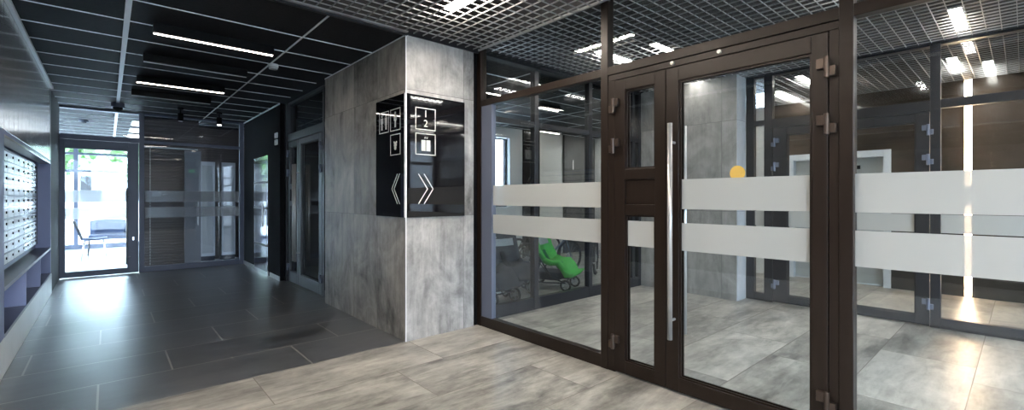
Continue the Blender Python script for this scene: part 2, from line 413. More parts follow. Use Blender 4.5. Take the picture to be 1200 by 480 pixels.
def leaf(name, ln, u0, u1, gl_u0, gl_u1, mat, hinge_u=None, hs=1, top=2.25, gtop=2.16, gbot=.106, mid=None, depth=0.07,
         handle_u=None, hz=(0.38, 1.86), glassm='glass', bands=True, lock=None, stand=None, film='frost', hmat='hinge', kindname=None):
    """a glazed door leaf with stiles, rails, glass, film bands, hinges, long pull handles"""
    w = empty(name, ln.pt((u0 + u1) / 2, 0, 0), 0, 'structure'); loc = w.location.copy()
    def kid(mb, nm, m, par=w, **k):
        o = mb.build(nm, m, None, **k); o.data.transform(Matrix.Translation(-loc)); o.parent = par; return o
    z0 = 0.012; bv = .003
    kid(ln.box(MB(), u0, gl_u0, z0, top, 0, depth), 'stile', mat, bevel=bv)
    kid(ln.box(MB(), gl_u1, u1, z0, top, 0, depth), 'stile', mat, bevel=bv)
    kid(ln.box(MB(), gl_u0, gl_u1, z0, gbot, 0, depth), 'bottom_rail', mat, bevel=bv)
    kid(ln.box(MB(), gl_u0, gl_u1, gtop, top, 0, depth), 'top_rail', mat, bevel=bv)
    spans = [(gbot, gtop)]
    if mid:
        a, b, c, e = mid      # lower glass top, panel bottom, panel top, upper glass bottom
        kid(ln.box(MB(), gl_u0, gl_u1, a, b, 0, depth), 'lock_rail', mat, bevel=bv)
        kid(ln.box(MB(), gl_u0, gl_u1, c, e, 0, depth), 'lock_rail', mat, bevel=bv)
        kid(ln.box(MB(), gl_u0, gl_u1, b, c, 0.018, depth - .018), 'infill_panel', mat)
        spans = [(gbot, a), (e, gtop)]
    for a, b in spans:
        kid(ln.box(MB(), gl_u0, gl_u1, a, b, depth / 2 - .006, depth / 2 + .006), 'pane', M_[glassm])
        g = .012   # glazing bead all round
        mb = MB()
        for d0, d1 in ((.012, .024), (depth - .024, depth - .012)):
            ln.box(mb, gl_u0, gl_u0 + g, a, b, d0, d1); ln.box(mb, gl_u1 - g, gl_u1, a, b, d0, d1)
            ln.box(mb, gl_u0 + g, gl_u1 - g, a, a + g, d0, d1); ln.box(mb, gl_u0 + g, gl_u1 - g, b - g, b, d0, d1)
        kid(mb, 'glazing_bead', mat)
        if bands:
            for q0, q1 in BANDS:
                if q0 > a and q1 < b:
                    kid(ln.box(MB(), gl_u0 + .001, gl_u1 - .001, q0, q1, depth / 2 - .0085, depth / 2 - .0065), 'frosted_band', M_[film])
                elif q0 < a < q1 or q0 < b < q1:
                    kid(ln.box(MB(), gl_u0 + .001, gl_u1 - .001, max(q0, a), min(q1, b), depth / 2 - .0085, depth / 2 - .0065), 'frosted_band', M_[film])
    if handle_u is not None:
        for d, s in ((-0.065, 1), (depth + 0.065, -1)):
            hmb = MB(); hmb.cyl(ln.pt(handle_u, (hz[0] + hz[1]) / 2, d), 0.017, hz[1] - hz[0], 'z', 20)
            h = kid(hmb, 'door_handle', M_['steel'], smooth=True)
            for z in (hz[0] + .13, hz[1] - .13):
                kid(MB().rod(ln.pt(handle_u, z, d), ln.pt(handle_u, z, 0 if s > 0 else depth), 0.009, 12), 'standoff', M_['steel'], par=h)
    if hinge_u is not None:
        for z in (0.235, 1.745, 2.055): hinge(ln, hinge_u, z, w, loc, hs, mat=hmat)
    if lock is not None:
        kid(ln.box(MB(), lock[0] - .012, lock[0] + .012, lock[1] - .03, lock[1] + .03, -.006, .001), 'lock_plate', M_['chrome'])
    return w

# ================================================================== STRUCTURE
HD = 2.88       # dark ceiling
HG = 2.90       # outer grid underside
HI = 2.96       # inner grid underside
TOP = 3.4
LW = -0.587; PXL = 2.09; P1 = 2.94; P2 = 6.42; EW = 8.75; BACK = 10.6; YB = -2.6

struct(MB().box(LW - .3, 2.2, 3.85, BACK, -.1, 0).build('floor', M_['floor_dark']))
mb = MB(); mb.box(LW - .3, 9.6, YB - .2, 3.85, -.1, 0); mb.box(2.2, 9.6, 3.85, 7.7, -.1, 0)
struct(mb.build('floor', M_['floor_light']))
struct(MB().box(LW - 2.6, 2.9, BACK, 16.6, -.1, 0).build('floor', M_['lobby_floor']))
struct(MB().box(2.2, 4.6, 7.7, BACK, -.1, 0).build('floor', M_['floor_dark']))
# left wall: tiled base, cladding above the mail cabinet, plain behind camera
mb = MB(); y = YB
mb.box(LW - .2, LW - .004, YB, 9.1, 0, .285)
o = struct(mb.build('wall_left', M_['wall_tile']))
mb = MB(); y = YB
while y < 9.0:
    mb.box(LW - .01, LW, y + .002, min(y + .298, 9.1), .004, .283); y += .30
struct(mb.build('baseboard_left', M_['wall_tile']))
struct(MB().box(LW - .5, LW - .16, YB, 9.1, .285, TOP).build('wall_left', M_['laminate']))
mb = MB(); mb.box(LW - .17, LW - .012, YB, 8.85, 1.87, HD)
y = YB
while y < 8.8:
    mb.box(LW - .012, LW - .002, y + .004, min(y + .246, 8.85), 1.87, HD); y += .25
struct(mb.build('wall_left', M_['clad'], bevel=.0015))
# near, left wall below cladding in front of cabinet (towards the camera)
struct(MB().box(LW - .17, LW - .004, YB, 4.90, .285, 1.87).build('wall_left', M_['front']))
struct(MB().box(LW - .17, LW, 8.85, 8.95, 1.87, HD).build('trim_1', M_['laminate_dark']))
struct(MB().box(LW - .5, LW - .01, 8.97, BACK, 0, TOP).build('wall_left', M_['dark_fabric']))
struct(MB().box(LW, LW + .03, YB, 8.9, HD - .03, HD).build('trim_2', M_['white_strip']))

# pillar block (concrete) from Y 3.85 to 5.97, X 2.09..2.94
struct(MB().box(PXL, PXL + .02, 3.85, 5.97, 0, HD).build('wall_pillar', M_['pillar_left']))
struct(MB().box(PXL + .0005, P1 - .06, 3.849, 3.87, 0, HD).build('wall_pillar', M_['pillar_right']))
struct(MB().box(PXL + .02, P1 + .02, 3.872, 5.97, 0, HD).build('wall_pillar', M_['black_wall']))
struct(MB().box(PXL - .003, PXL + .006, 3.846, 3.855, 0, HD).build('trim_3', M_['ceil_bar']))
struct(MB().box(PXL - .004, PXL + .02, 3.846, 5.975, HD - .012, HD).build('trim_4', M_['ceil_bar']))
# black wall
struct(MB().box(PXL, PXL + .25, 8.02, BACK, 0, HD).build('wall_right', M_['black_wall']))
struct(MB().box(PXL - .012, PXL, 8.02, 8.60, 0, .07).build('baseboard_right', M_['steel']))
struct(MB().box(PXL - .012, PXL, 9.66, BACK, 0, .07).build('baseboard_right', M_['steel']))
struct(MB().box(PXL - .012, PXL, 8.02, BACK, HD - .02, HD).build('trim_5', M_['ceil_bar']))
# room behind the side doors
struct(MB().box(4.3, 4.5, 5.97, 9.6, 0, HD).build('wall_right', M_['curtain']))
struct(MB().box(PXL + .25, 4.4, 9.4, 9.6, 0, HD).build('wall_back', M_['curtain']))
struct(MB().box(2.3, 2.95, 5.975, 6.02, 0, HD).build('wall_right', M_['curtain']))
# walls round the rest
for a, b, z0, z1 in ((LW - .5, LW + .05, 0, TOP), (.95, 3.15, 0, TOP), (LW + .05, .95, 2.80, TOP), (5.25, 9.6, 0, TOP), (3.15, 5.25, 2.80, TOP)):
    struct(MB().box(a, b, YB - .2, YB, z0, z1).build('wall_front', M_['front']))
L8 = Line('x', YB - .15)
window('window_15', L8, 3.15, 5.25, 2.80, M_['anthracite'], [(2.2, 2.27)], posts=(4.2,), bands=False)
window('window_16', L8, LW + .05, .95, 2.80, M_['bronze'], [(2.2, 2.27)], posts=(), bands=False)
struct(MB().box(-30, 30, -40, YB - .3, -.12, -.05).build('ground', M_['ground']))
struct(MB().box(EW, EW + .2, YB, 1.32, 0, .62).build('wall_far', M_['black_stone']))
for a, b, c in ((YB, 1.32, .62), (1.32, 2.70, 2.078), (2.70, 3.06, 0)):
    struct(MB().box(EW + .012, EW + .2, a, b, c, TOP).build('wall_far', M_['brown_wall']))
struct(MB().box(EW, EW + .2, 3.06, 3.42, 0, HI).build('wall_far', M_['white']))
struct(MB().box(EW + .012, EW + .2, 3.42, 3.95, 0, TOP).build('wall_far', M_['brown_wall']))
struct(MB().box(6.48, 9.6, 3.9, 4.0, 0, TOP).build('wall_side', M_['offwhite']))
# inner concrete pier
struct(MB().box(6.15, 6.17, 2.50, 3.92, 0, HI).build('wall_pier', M_['pillar_in']))
struct(MB().box(6.1505, 6.42, 2.49, 2.51, 0, HI).build('wall_pier', M_['pillar_end']))
struct(MB().box(6.17, 6.48, 2.512, 3.95, 0, HI).build('wall_pier', M_['offwhite']))
# stroller room walls
struct(MB().box(2.97, 3.0, 4.02, 7.5, 0, HD).build('wall_side', M_['black_wall']))
for a, b, z0, z1 in ((2.95, 6.12, 0, HD), (6.60, 6.98, 0, HD), (6.12, 6.60, 0, 1.15), (6.12, 6.60, 2.65, HD)):
    struct(MB().box(a, b, 7.5, 7.7, z0, z1).build('wall_back', M_['offwhite']))
L9 = Line('x', 7.6)
window('window_14', L9, 6.12, 6.60, 2.65, M_['anthracite'], [], z0=1.15, bottom=.06, bands=False, pw=.05)
struct(MB().box(6.98, 7.50, 7.47, 7.7, 0, HD).build('wall_back', M_['black_wall']))
struct(MB().box(7.50, 8.33, 7.5, 7.7, 0, HD).build('wall_back', M_['offwhite']))
struct(MB().box(8.33, 9.6, 7.44, 7.7, 0, HD).build('wall_back', M_['number_wall']))
struct(MB().box(9.5, 9.6, 3.9, 7.7, 0, HD).build('wall_side', M_['offwhite']))

# ---- ceilings
struct(MB().box(LW - .2, PXL + 2.4, 3.85, BACK, HD + .004, HD + .06).build('ceiling', M_['ceil_dark']))
struct(MB().box(LW - 2.6, 2.9, BACK, 16.6, HD + .004, HD + .06).build('ceiling', M_['ceil_dark']))
struct(MB().box(2.97, 9.6, 4.0, 7.7, HD + .004, HD + .06).build('ceiling', M_['ceil_dark']))
mb = MB(); y = 4.58
while y < 16.4:
    mb.box(LW - .1 if y < BACK else LW - 2.5, PXL if y < BACK else 2.8, y - .006, y + .006, HD - .002, HD + .006); y += .5735
struct(mb.build('trim_6', M_['ceil_bar']))
mb = MB()
mb.box(1.385, 1.40, 3.86, 16.4, HD - .003, HD + .006)
struct(mb.build('trim_7', M_['ceil_bar']))
struct(MB().box(.105, .145, 3.86, 16.4, HD - .008, HD + .004).build('trim_8', M_['white_strip']))
mb = MB(); y = 4.4
while y < 7.4: mb.box(3.0, 9.5, y - .007, y + .007, HD - .002, HD + .006); y += .6
for x in (3.9, 5.1, 6.3, 7.5, 8.7): mb.box(x - .007, x + .007, 4.02, 7.45, HD - .002, HD + .006)
struct(mb.build('trim_9', M_['ceil_bar']))
# plenum above the grids
struct(MB().box(LW - .5, 9.6, YB - .3, 4.2, TOP - .001, TOP + .1).build('ceiling', M_['plenum']))
struct(MB().box(LW - .5, 2.96, 3.865, 3.9, HD + .06, TOP).build('ceiling', M_['plenum']))
struct(MB().box(2.96, 9.6, 4.002, 4.06, HD + .06, TOP).build('ceiling', M_['plenum']))
# lip where the dark ceiling drops below the grid
struct(MB().box(LW, PXL + .01, 3.835, 3.862, HD - .012, HG + .05).build('trim_10', M_['anthracite']))
struct(MB().box(PXL, P1, 3.835, 3.85, HD - .004, HG + .05).build('trim_10', M_['anthracite']))

def grid_ceiling(x0, x1, y0, y1, z, h=.010, w=.0052, pitch=.1, ox=0.0, oy=0.0):
    mb = MB(); n = 0
    x = x0 + ox
    while x < x1: mb.box(x - w / 2, x + w / 2, y0, y1, z, z + h); x += pitch
    y = y0 + oy
    while y < y1: mb.box(x0, x1, y - w / 2, y + w / 2, z + .0005, z + h - .0005); y += pitch
    return struct(mb.build('ceiling', M_['grid']))
grid_ceiling(LW, P1 + .0, YB, 3.835, HG, ox=.05, oy=.035)
grid_ceiling(P1 + .08, P2, YB, 3.90, HI, ox=.05, oy=.04)
grid_ceiling(P2 + .08, EW, YB, 3.90, HI, ox=.05, oy=.04)
struct(MB().box(P1 - .010, P1 + .0, YB, 3.85, HG - .002, HG + .02).build('trim_11', M_['grid']))
struct(MB().box(P1 - .006, P1 + .0, YB, 3.85, HG + .02, TOP).build('trim_11', M_['plenum']))
struct(MB().box(LW, PXL, 3.80, 3.834, HG - .012, HG - .001).build('trim_11', M_['grid']))
struct(MB().box(P2 - .012, P2 + .09, YB, 2.5, HI - .003, HI + .04).build('trim_12', M_['ceil_bar_dark']))

# ================================================================== PARTITION 1 (bronze frames)
L1 = Line('y', P1)
window('window_1', L1, 2.243 - .067, 3.872, HI, M_['bronze'], [(2.31, 2.375)], bottom=.105, pw=.067)
# the wall post is a bit wider, with a pale glazing profile
struct(MB().box(P1 + .012, P1 + .07, 3.64, 3.806, .105, 2.31).build('trim_13', M_['slate']))
window('window_2', L1, YB, .662, HI, M_['bronze'], [(2.31, 2.375)], posts=(-1.2,), bottom=.105, pw=.064)
# doorway head: frame, beam and transom over the double door
w3 = empty('window_3', (P1, 1.42, 0), 0, 'structure')
def kid3(mb, nm, m, **k):
    o = mb.build(nm, m, None, **k); o.data.transform(Matrix.Translation((-P1, -1.42, 0))); o.parent = w3; return o
kid3(L1.box(MB(), .662, 2.176, 2.31, 2.375, 0, .08), 'rail', M_['bronze'], bevel=.003)
kid3(L1.box(MB(), .662, 2.176, 2.262, 2.306, .006, .074), 'rail', M_['bronze'], bevel=.003)
kid3(L1.box(MB(), .662, 2.176, HI - .03, HI, 0, .08), 'rail', M_['bronze'])
kid3(L1.box(MB(), .662, .708, 0, 2.262, .006, .074), 'jamb', M_['bronze'], bevel=.003)
kid3(L1.box(MB(), 2.112, 2.176, 0, 2.262, .006, .074), 'jamb', M_['bronze'], bevel=.003)
kid3(L1.box(MB(), .662, 2.176, 2.375, HI - .03, .036, .044), 'pane', M_['glass'])
leaf('door_1', L1, .712, 1.676, .789, 1.582, M_['bronze'], hinge_u=.712, hs=1, top=2.256, handle_u=1.61, gtop=2.158)
leaf('door_2', L1, 1.680, 2.108, 1.765, 2.018, M_['bronze'], hinge_u=2.112, hs=-1, top=2.256, gtop=2.168, mid=(1.221, 1.300, 1.487, 1.567))
# mounting screws of the door closer on the head frame
mb = MB()
for yy, zz in ((1.625, 2.285), (1.30, 2.288)): mb.cyl((P1 - .004, yy, zz), .013, .02, 'x', 12)
mb.build('door_stop', M_['steel'], None); bpy.data.objects['door_stop'].parent = w3; bpy.data.objects['door_stop'].data.transform(Matrix.Translation((-P1, -1.42, 0)))

# ================================================================== PARTITION 2 (anthracite, inner)
L2 = Line('y', P2)
window('window_4', L2, 2.161, 2.485, HI, M_['anthracite'], [(2.30, 2.365)], bottom=.10, pw=.10)
window('window_5', L2, YB, .652, HI, M_['anthracite'], [(2.275, 2.365)], posts=(-.9,), bottom=.11, pw=.08)
w6 = empty('window_6', (P2, 1.4, 0), 0, 'structure')
def kid6(mb, nm, m, **k):
    o = mb.build(nm, m, None, **k); o.data.transform(Matrix.Translation((-P2, -1.4, 0))); o.parent = w6; return o
kid6(L2.box(MB(), .652, 2.161, 2.25, 2.365, 0, .08), 'rail', M_['anthracite'])
kid6(L2.box(MB(), .652, 2.161, HI - .03, HI, 0, .08), 'rail', M_['anthracite'])
kid6(L2.box(MB(), .652, 2.161, 2.365, HI - .03, .036, .044), 'pane', M_['glass'])
leaf('door_3', L2, .656, 1.498, .766, 1.40, M_['anthracite'], hinge_u=.665, hs=1, top=2.246, gtop=2.15, hmat='slate', handle_u=1.45)
leaf('door_4', L2, 1.502, 2.157, 1.60, 1.993, M_['anthracite'], hinge_u=2.13, hs=-1, top=2.246, gtop=2.15, hmat='slate')

# ================================================================== PARTITION 3 (stroller room)
L3 = Line('x', 3.92)
window('window_7', L3, 2.96 + .07, 6.15, HI, M_['anthracite'], [(2.20, 2.262)], posts=(3.885, 4.92, 5.95), bottom=.14, bands=False, pw=.07, gl='glass_dim')

# ================================================================== BACK PARTITION
L4 = Line('x', BACK)
window('window_8', L4, .425, 2.085, HD, M_['slate'], [(2.335, 2.39)], posts=(), bottom=.10, pw=.075, gl='glass_dim', film='frost_thin')
w9 = empty('window_9', (-.13, BACK, 0), 0, 'structure')
def kid9(mb, nm, m, **k):
    o = mb.build(nm, m, None, **k); o.data.transform(Matrix.Translation((.13, -BACK, 0))); o.parent = w9; return o
kid9(L4.box(MB(), -.72, .425, 2.335, 2.42, 0, .08), 'rail', M_['slate'])
kid9(L4.box(MB(), -.72, .425, HD - .03, HD, 0, .08), 'rail', M_['slate'])
kid9(L4.box(MB(), -.72, .425, 2.42, HD - .03, .036, .044), 'pane', M_['glass'])
kid9(L4.box(MB(), -.78, -.66, 0, HD, -.1, .08), 'post', M_['slate'])
leaf('door_5', L4, -.655, .42, -.541, .275, M_['slate'], hinge_u=-.655, hs=1, top=2.33, gtop=2.19, gbot=.09, hmat='black', lock=(.345, .62), film='frost_bright')
# small pull bar
d5 = bpy.data.objects['door_5']
o = MB().cyl((.255 - d5.location.x, -.05, .85), .012, 1.35, 'z', 12).build('door_handle', M_['steel'], d5, smooth=True)
for z in (.30, 1.40):
    MB().rod((.255 - d5.location.x, -.05, z), (.30 - d5.location.x, 0, z), .008, 8).build('standoff', M_['steel'], o)

# ================================================================== SIDE DOORS (recessed, corridor right)
L5 = Line('y', 2.19)
window('window_10', L5, 5.975, 6.36, HD, M_['anthracite'], [(2.31, 2.375)], bottom=.10, pw=.07, bands=False, gl='glass_dim')
w11 = empty('window_11', (2.19, 7.2, 0), 0, 'structure')
def kid11(mb, nm, m, **k):
    o = mb.build(nm, m, None, **k); o.data.transform(Matrix.Translation((-2.19, -7.2, 0))); o.parent = w11; return o
kid11(L5.box(MB(), 6.36, 7.94, 2.26, 2.375, 0, .08), 'rail', M_['anthracite'])
kid11(L5.box(MB(), 6.36, 7.94, HD - .03, HD, 0, .08), 'rail', M_['anthracite'])
kid11(L5.box(MB(), 6.36, 7.94, 2.375, HD - .03, .036, .044), 'pane', M_['glass_dim'])
kid11(L5.box(MB(), 7.94, 8.02, 0, HD, -.03, .08), 'post', M_['anthracite'])
leaf('door_6', L5, 6.37, 7.39, 6.50, 7.28, M_['anthracite'], bands=False, hinge_u=6.39, hs=1, top=2.25, gtop=2.165, gbot=.18, handle_u=7.335, glassm='glass_dim', hmat='slate')
leaf('door_7', L5, 7.40, 7.93, 7.48, 7.82, M_['anthracite'], bands=False, hinge_u=7.90, hs=-1, top=2.25, gtop=2.165, gbot=.18, handle_u=7.44, glassm='glass_dim', hmat='slate', mid=(1.221, 1.300, 1.487, 1.567))
# mirrored narrow door in the black wall
d8 = empty('door_8', (PXL, 9.13, 0), 0, 'structure')
MB().box(-.03, .0, -.48, .48, 0, 2.08).build('door_frame', M_['chrome'], d8)
MB().box(-.036, -.02, -.42, .42, .07, 2.02).build('pane', pbr('mirror_glass', (.07, .075, .10), .08, .9), d8)
for z in (.5, 1.15, 1.6): MB().box(-.045, -.03, -.44, .44, z, z + .035).build('rail', M_['anthracite'], d8)
MB().cyl((-.07, -.33, 1.05), .012, .4, 'z', 12).build('door_handle', M_['steel'], d8)

# ================================================================== LOBBY beyond the back door
struct(MB().box(.47, 1.38, 11.10, 11.2, 0, HD - .0).build('wall_lobby', M_['wood_slat']))
mb = MB(); z = .05
while z < 2.3: mb.box(.49, 1.36, 11.07, 11.10, z, z + .030); z += .055
struct(mb.build('wall_lobby', M_['wood_slat']))
struct(MB().box(.60, .615, 11.07, 11.086, .05, 2.31).build('trim_14', M_['steel']))
struct(MB().box(.50, 1.36, 11.06, 11.10, 2.30, 2.33).build('trim_15', M_['steel']))
struct(MB().box(1.40, 2.9, 11.9, 12.0, 0, HD).build('wall_lobby', M_['wood_slat']))
struct(MB().box(2.3, 2.5, 10.75, 11.9, 0, HD).build('wall_lobby', M_['wood_slat']))
struct(MB().box(2.7, 2.9, 12.0, 16.6, 0, HD).build('wall_lobby', M_['offwhite']))
struct(MB().box(LW - 2.6, LW - .13, 10.68, 10.9, 0, HD).build('wall_lobby', M_['offwhite']))
L6 = Line('x', 16.5)
window('window_12', L6, -3.1, 2.7, HD, M_['slate'], [(2.02, 2.09), (2.48, 2.54)], posts=(-1.6, -.62, 1.0), bottom=.12, bands=False, pw=.09)
L7 = Line('y', -3.2)
window('window_13', L7, 10.7, 16.5, HD, M_['slate'], [(2.02, 2.09)], posts=(12.7, 14.7), bottom=.12, bands=False, pw=.08)
struct(MB().box(-.6, .45, 11.2, 11.6, 0, .006).build('trim_16', M_['laminate_dark']))

# white framed leaves standing in for reflections in the back glass
for i, (x0, x1) in enumerate(((1.47, 1.74), (1.86, 2.12))):
    mb = MB(); y0 = 11.62
    mb.box(x0, x0 + .03, y0, y0 + .04, .1, 2.12); mb.box(x1 - .03, x1, y0, y0 + .04, .1, 2.12)
    mb.box(x0 + .03, x1 - .03, y0, y0 + .04, .1, .16); mb.box(x0 + .03, x1 - .03, y0, y0 + .04, 2.04, 2.12)
    r = empty('glazed_cabinet', ((x0 + x1) / 2, y0, 0))
    tag(r, ['narrow white framed glazed cupboard beside the grey door', 'narrow white framed glazed cupboard nearest the corner post'][i], 'cupboard', 'glazed cupboards in the lobby')
    f = mb.build('frame', M_['elev_frame']); f.data.transform(Matrix.Translation((-(x0 + x1) / 2, -y0, 0))); f.parent = r
    MB().box(x0 + .03 - (x0 + x1) / 2, x1 - .03 - (x0 + x1) / 2, .015, .025, .16, 2.04).build('pane', M_['elev_door'], r)
    MB().box(x0 - (x0 + x1) / 2, x1 - (x0 + x1) / 2, .04, .27, 0, 2.12).build('body', M_['laminate_dark'], r)
d9 = empty('door_9', (1.27, 11.06, 0), 0, 'structure')
MB().box(-.13, .14, -.03, .03, .01, 2.28).build('door_panel', M_['curtain'], d9)
MB().cyl((.09, -.05, 1.05), .01, .5, 'z', 10).build('door_handle', M_['steel'], d9)
# white intercom plate on the slats
r = empty('access_panel', (.70, 11.06, 1.42)); tag(r, 'small white access panel mounted on the dark slatted wall', 'panel')
MB().box(-.07, .07, -.015, .02, -.045, .045).build('cover', M_['white'], r, bevel=.004)
MB().box(.09, .17, -.012, .02, -.012, .008).build('sensor', M_['chrome'], r)

# outdoors
struct(MB().box(-30, 30, 16.7, 60, -.12, -.05).build('ground', M_['ground']))
struct(MB().box(-30, -3.3, -5, 16.7, -.12, -.05).build('ground', M_['ground']))
def tree(x, y, h, r, label):
    t = empty('tree', (x, y, -.05)); tag(t, label, 'tree', 'trees outside the lobby windows')
    MB().cyl((0, 0, h * .3), .14, h * .6, 'z', 10, r2=.08).build('trunk', M_['bark'], t)
    mb = MB(); rnd = random.Random(int(x * 10))
    for k in range(420):
        u = Vector((rnd.gauss(0, 1), rnd.gauss(0, 1), rnd.gauss(0, 1))).normalized() * (r * (rnd.random() ** .4))
        c = Vector((0, 0, h * .68)) + Vector((u.x, u.y, u.z * .9))
        q = Matrix.Translation(c) @ Matrix.Rotation(rnd.random() * 6, 4, 'Z') @ Matrix.Rotation(rnd.random() * 3, 4, 'X')
        bmesh.ops.create_grid(mb.bm, x_segments=1, y_segments=1, size=.17, matrix=q)
    mb.build('crown', M_['leaf'], t)
tree(-1.9, 26, 5.2, 1.7, 'leafy green tree seen beside the window mullion')
tree(1.9, 31, 5.4, 2.1, 'broad green tree filling the middle window pane')
tree(6.4, 29, 5.0, 1.8, 'green tree behind the right of the lobby window')
tree(-6.1, 24, 5.2, 1.9, 'green tree beyond the left lobby window')
bd = empty('house', (-1.9, 40, -.05)); tag(bd, 'pale house across the street seen through the lobby window', 'building')
MB().box(-5, 5, 0, 6, 0, 5).build('wall', M_['white'], bd)
for k in range(4): MB().box(-4 + k * 2.3, -3 + k * 2.3, -.05, .02, 1.2, 2.8).build('window', M_['anthracite'], bd)
MB().box(-5.3, 5.3, -.3, 6.3, 5, 5.3).build('roof', M_['slate'], bd)

# armchairs
def side_chair(name, loc, rz, label):
    t = empty(name, loc, rz); tag(t, label, 'chair')
    rows = []
    for k in range(9):
        a = k / 8.0
        if a < .5: x = .22 - a * .84; z = .44 - .02 * math.sin(a * 6)
        else: b = (a - .5) * 2; x = -.20 - .13 * b; z = .43 + .40 * b
        rows.append([(x, -.21, z + .015), (x, -.1, z), (x, 0, z - .006), (x, .1, z), (x, .21, z + .015)])
    MB().sheet(rows[:5], .035).build('seat', M_['blue_fabric'], t, smooth=True)
    MB().sheet(rows[4:], .03).build('backrest', M_['dark_fabric'], t, smooth=True)
    for sx, sy in ((1, 1), (1, -1), (-1, 1), (-1, -1)):
        MB().path([(sx * .15, sy * .16, .42), (sx * .21, sy * .21, .0)], .011).build('leg', M_['chrome'], t, smooth=True)
    return t
side_chair('side_chair', (-.22, 13.75, 0), 0, 'side chair with dark back and steel legs nearer the glass door')
def armchair(loc, rz, label):
    t = empty('armchair', loc, rz); tag(t, label, 'armchair')
    rows = []
    for k in range(5):
        z = .40 + .42 * k / 4; y = .22 + .05 * k / 4
        rows.append([(-.33 + .66 * j / 6, y - .05 * (abs(j - 3) / 3) ** 3, z - (.03 if k == 4 and j in (0, 6) else 0)) for j in range(7)])
    MB().sheet(rows, .07).build('backrest', M_['blue_fabric'], t, smooth=True)
    MB().box(-.36, .36, -.28, .2, .36, .47).build('seat', M_['blue_fabric'], t, bevel=.03)
    for sx in (-1, 1): MB().box(sx * .38 - .02, sx * .38 + .02, -.26, .2, .34, .38).build('side_rail', M_['dark_fabric'], t, bevel=.008)
    for sx, sy in ((1, 1), (1, -1), (-1, 1), (-1, -1)):
        MB().path([(sx * .34, sy * .2, .36), (sx * .36, sy * .24, .0)], .014).build('leg', M_['anthracite'], t, smooth=True)
armchair((.02, 14.75, 0), 0, 'blue-grey upholstered armchair facing the glass door')

# ================================================================== MAIL CABINET
CY0, CY1 = 4.93, 8.95
cab = empty('mail_cabinet', (LW, (CY0 + CY1) / 2, 0))
tag(cab, 'slate blue wall cabinet surround with shelf and open cubbies along left wall', 'cabinet')
cl = cab.location.copy()
def kc(mb, nm, m, par=cab, **k):
    o = mb.build(nm, m, None, **k); o.data.transform(Matrix.Translation(-cl)); o.parent = par; return o
XB = LW - .155
kc(MB().box(XB, LW, CY0, 5.15, .287, 1.865), 'side_panel', M_['laminate'], bevel=.002)
kc(MB().box(XB, LW, CY1 - .03, CY1, .287, 1.865), 'side_panel', M_['laminate'], bevel=.002)
kc(MB().box(XB, LW, 5.15, CY1 - .03, 1.835, 1.865), 'top_panel', M_['laminate'], bevel=.002)
kc(MB().box(LW - .10, LW - .002, 5.15, CY1 - .03, 1.815, 1.835), 'valance', M_['steel'])
kc(MB().box(XB, LW, 5.15, CY1 - .03, .64, .667), 'shelf', M_['laminate_dark'])
kc(MB().box(LW, LW + .003, 5.15, CY1 - .03, .64, .667), 'shelf_edging', M_['laminate_edge'])
kc(MB().box(XB, LW, 5.15, CY1 - .03, .287, .312), 'bottom_board', M_['laminate_dark'])
kc(MB().box(LW, LW + .003, 5.15, CY1 - .03, .287, .312), 'bottom_edging', M_['laminate_edge'])
for yy in (6.416, 7.654): kc(MB().box(XB, LW, yy - .012, yy + .012, .312, .64), 'divider', M_['laminate'])
kc(MB().box(XB, XB + .01, 5.15, CY1 - .03, .312, 1.835), 'back_panel', M_['laminate'])

bank = empty('mailbox_bank', (LW - .12, 7.0, .73)); tag(bank, 'bank of small white lockable mailboxes set into the slate blue wall cabinet', 'mailboxes')
bl = bank.location.copy()
mb = MB().box(-.022, 0, 5.2 - bl.y, 8.87 - bl.y, 0, 1.07); mb.build('body', M_['laminate_dark'], bank)
cols = [5.35 + .383 * k for k in range(9)]
door0 = None
for ci, yy in enumerate(cols):
    for ri in range(10):
        z = .012 + ri * .1055
        if door0 is None:
            me = MB().box(0, .010, -.180, .180, 0, .086).build('mailbox_door', M_['mail'], bank, bevel=.0015)
            lk = MB().cyl((.013, .10, .05), .012, .008, 'x', 10).build('lock', M_['black'], me)
            sl = MB().box(.0102, .0115, -.14, -.03, .035, .06).build('name_slot', M_['ceil_bar'], me)
            shaded_door = me.data.copy(); shaded_door.materials[0] = M_['clad']
            door0 = me; me.location = (0, yy - bl.y, z)
        else:
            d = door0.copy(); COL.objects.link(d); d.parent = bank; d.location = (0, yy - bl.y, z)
            if ci > 5: d.data = shaded_door  # far columns: shade and reflections put into a darker door material
            for s_ in (lk, sl):
                c = s_.copy(); COL.objects.link(c); c.parent = d
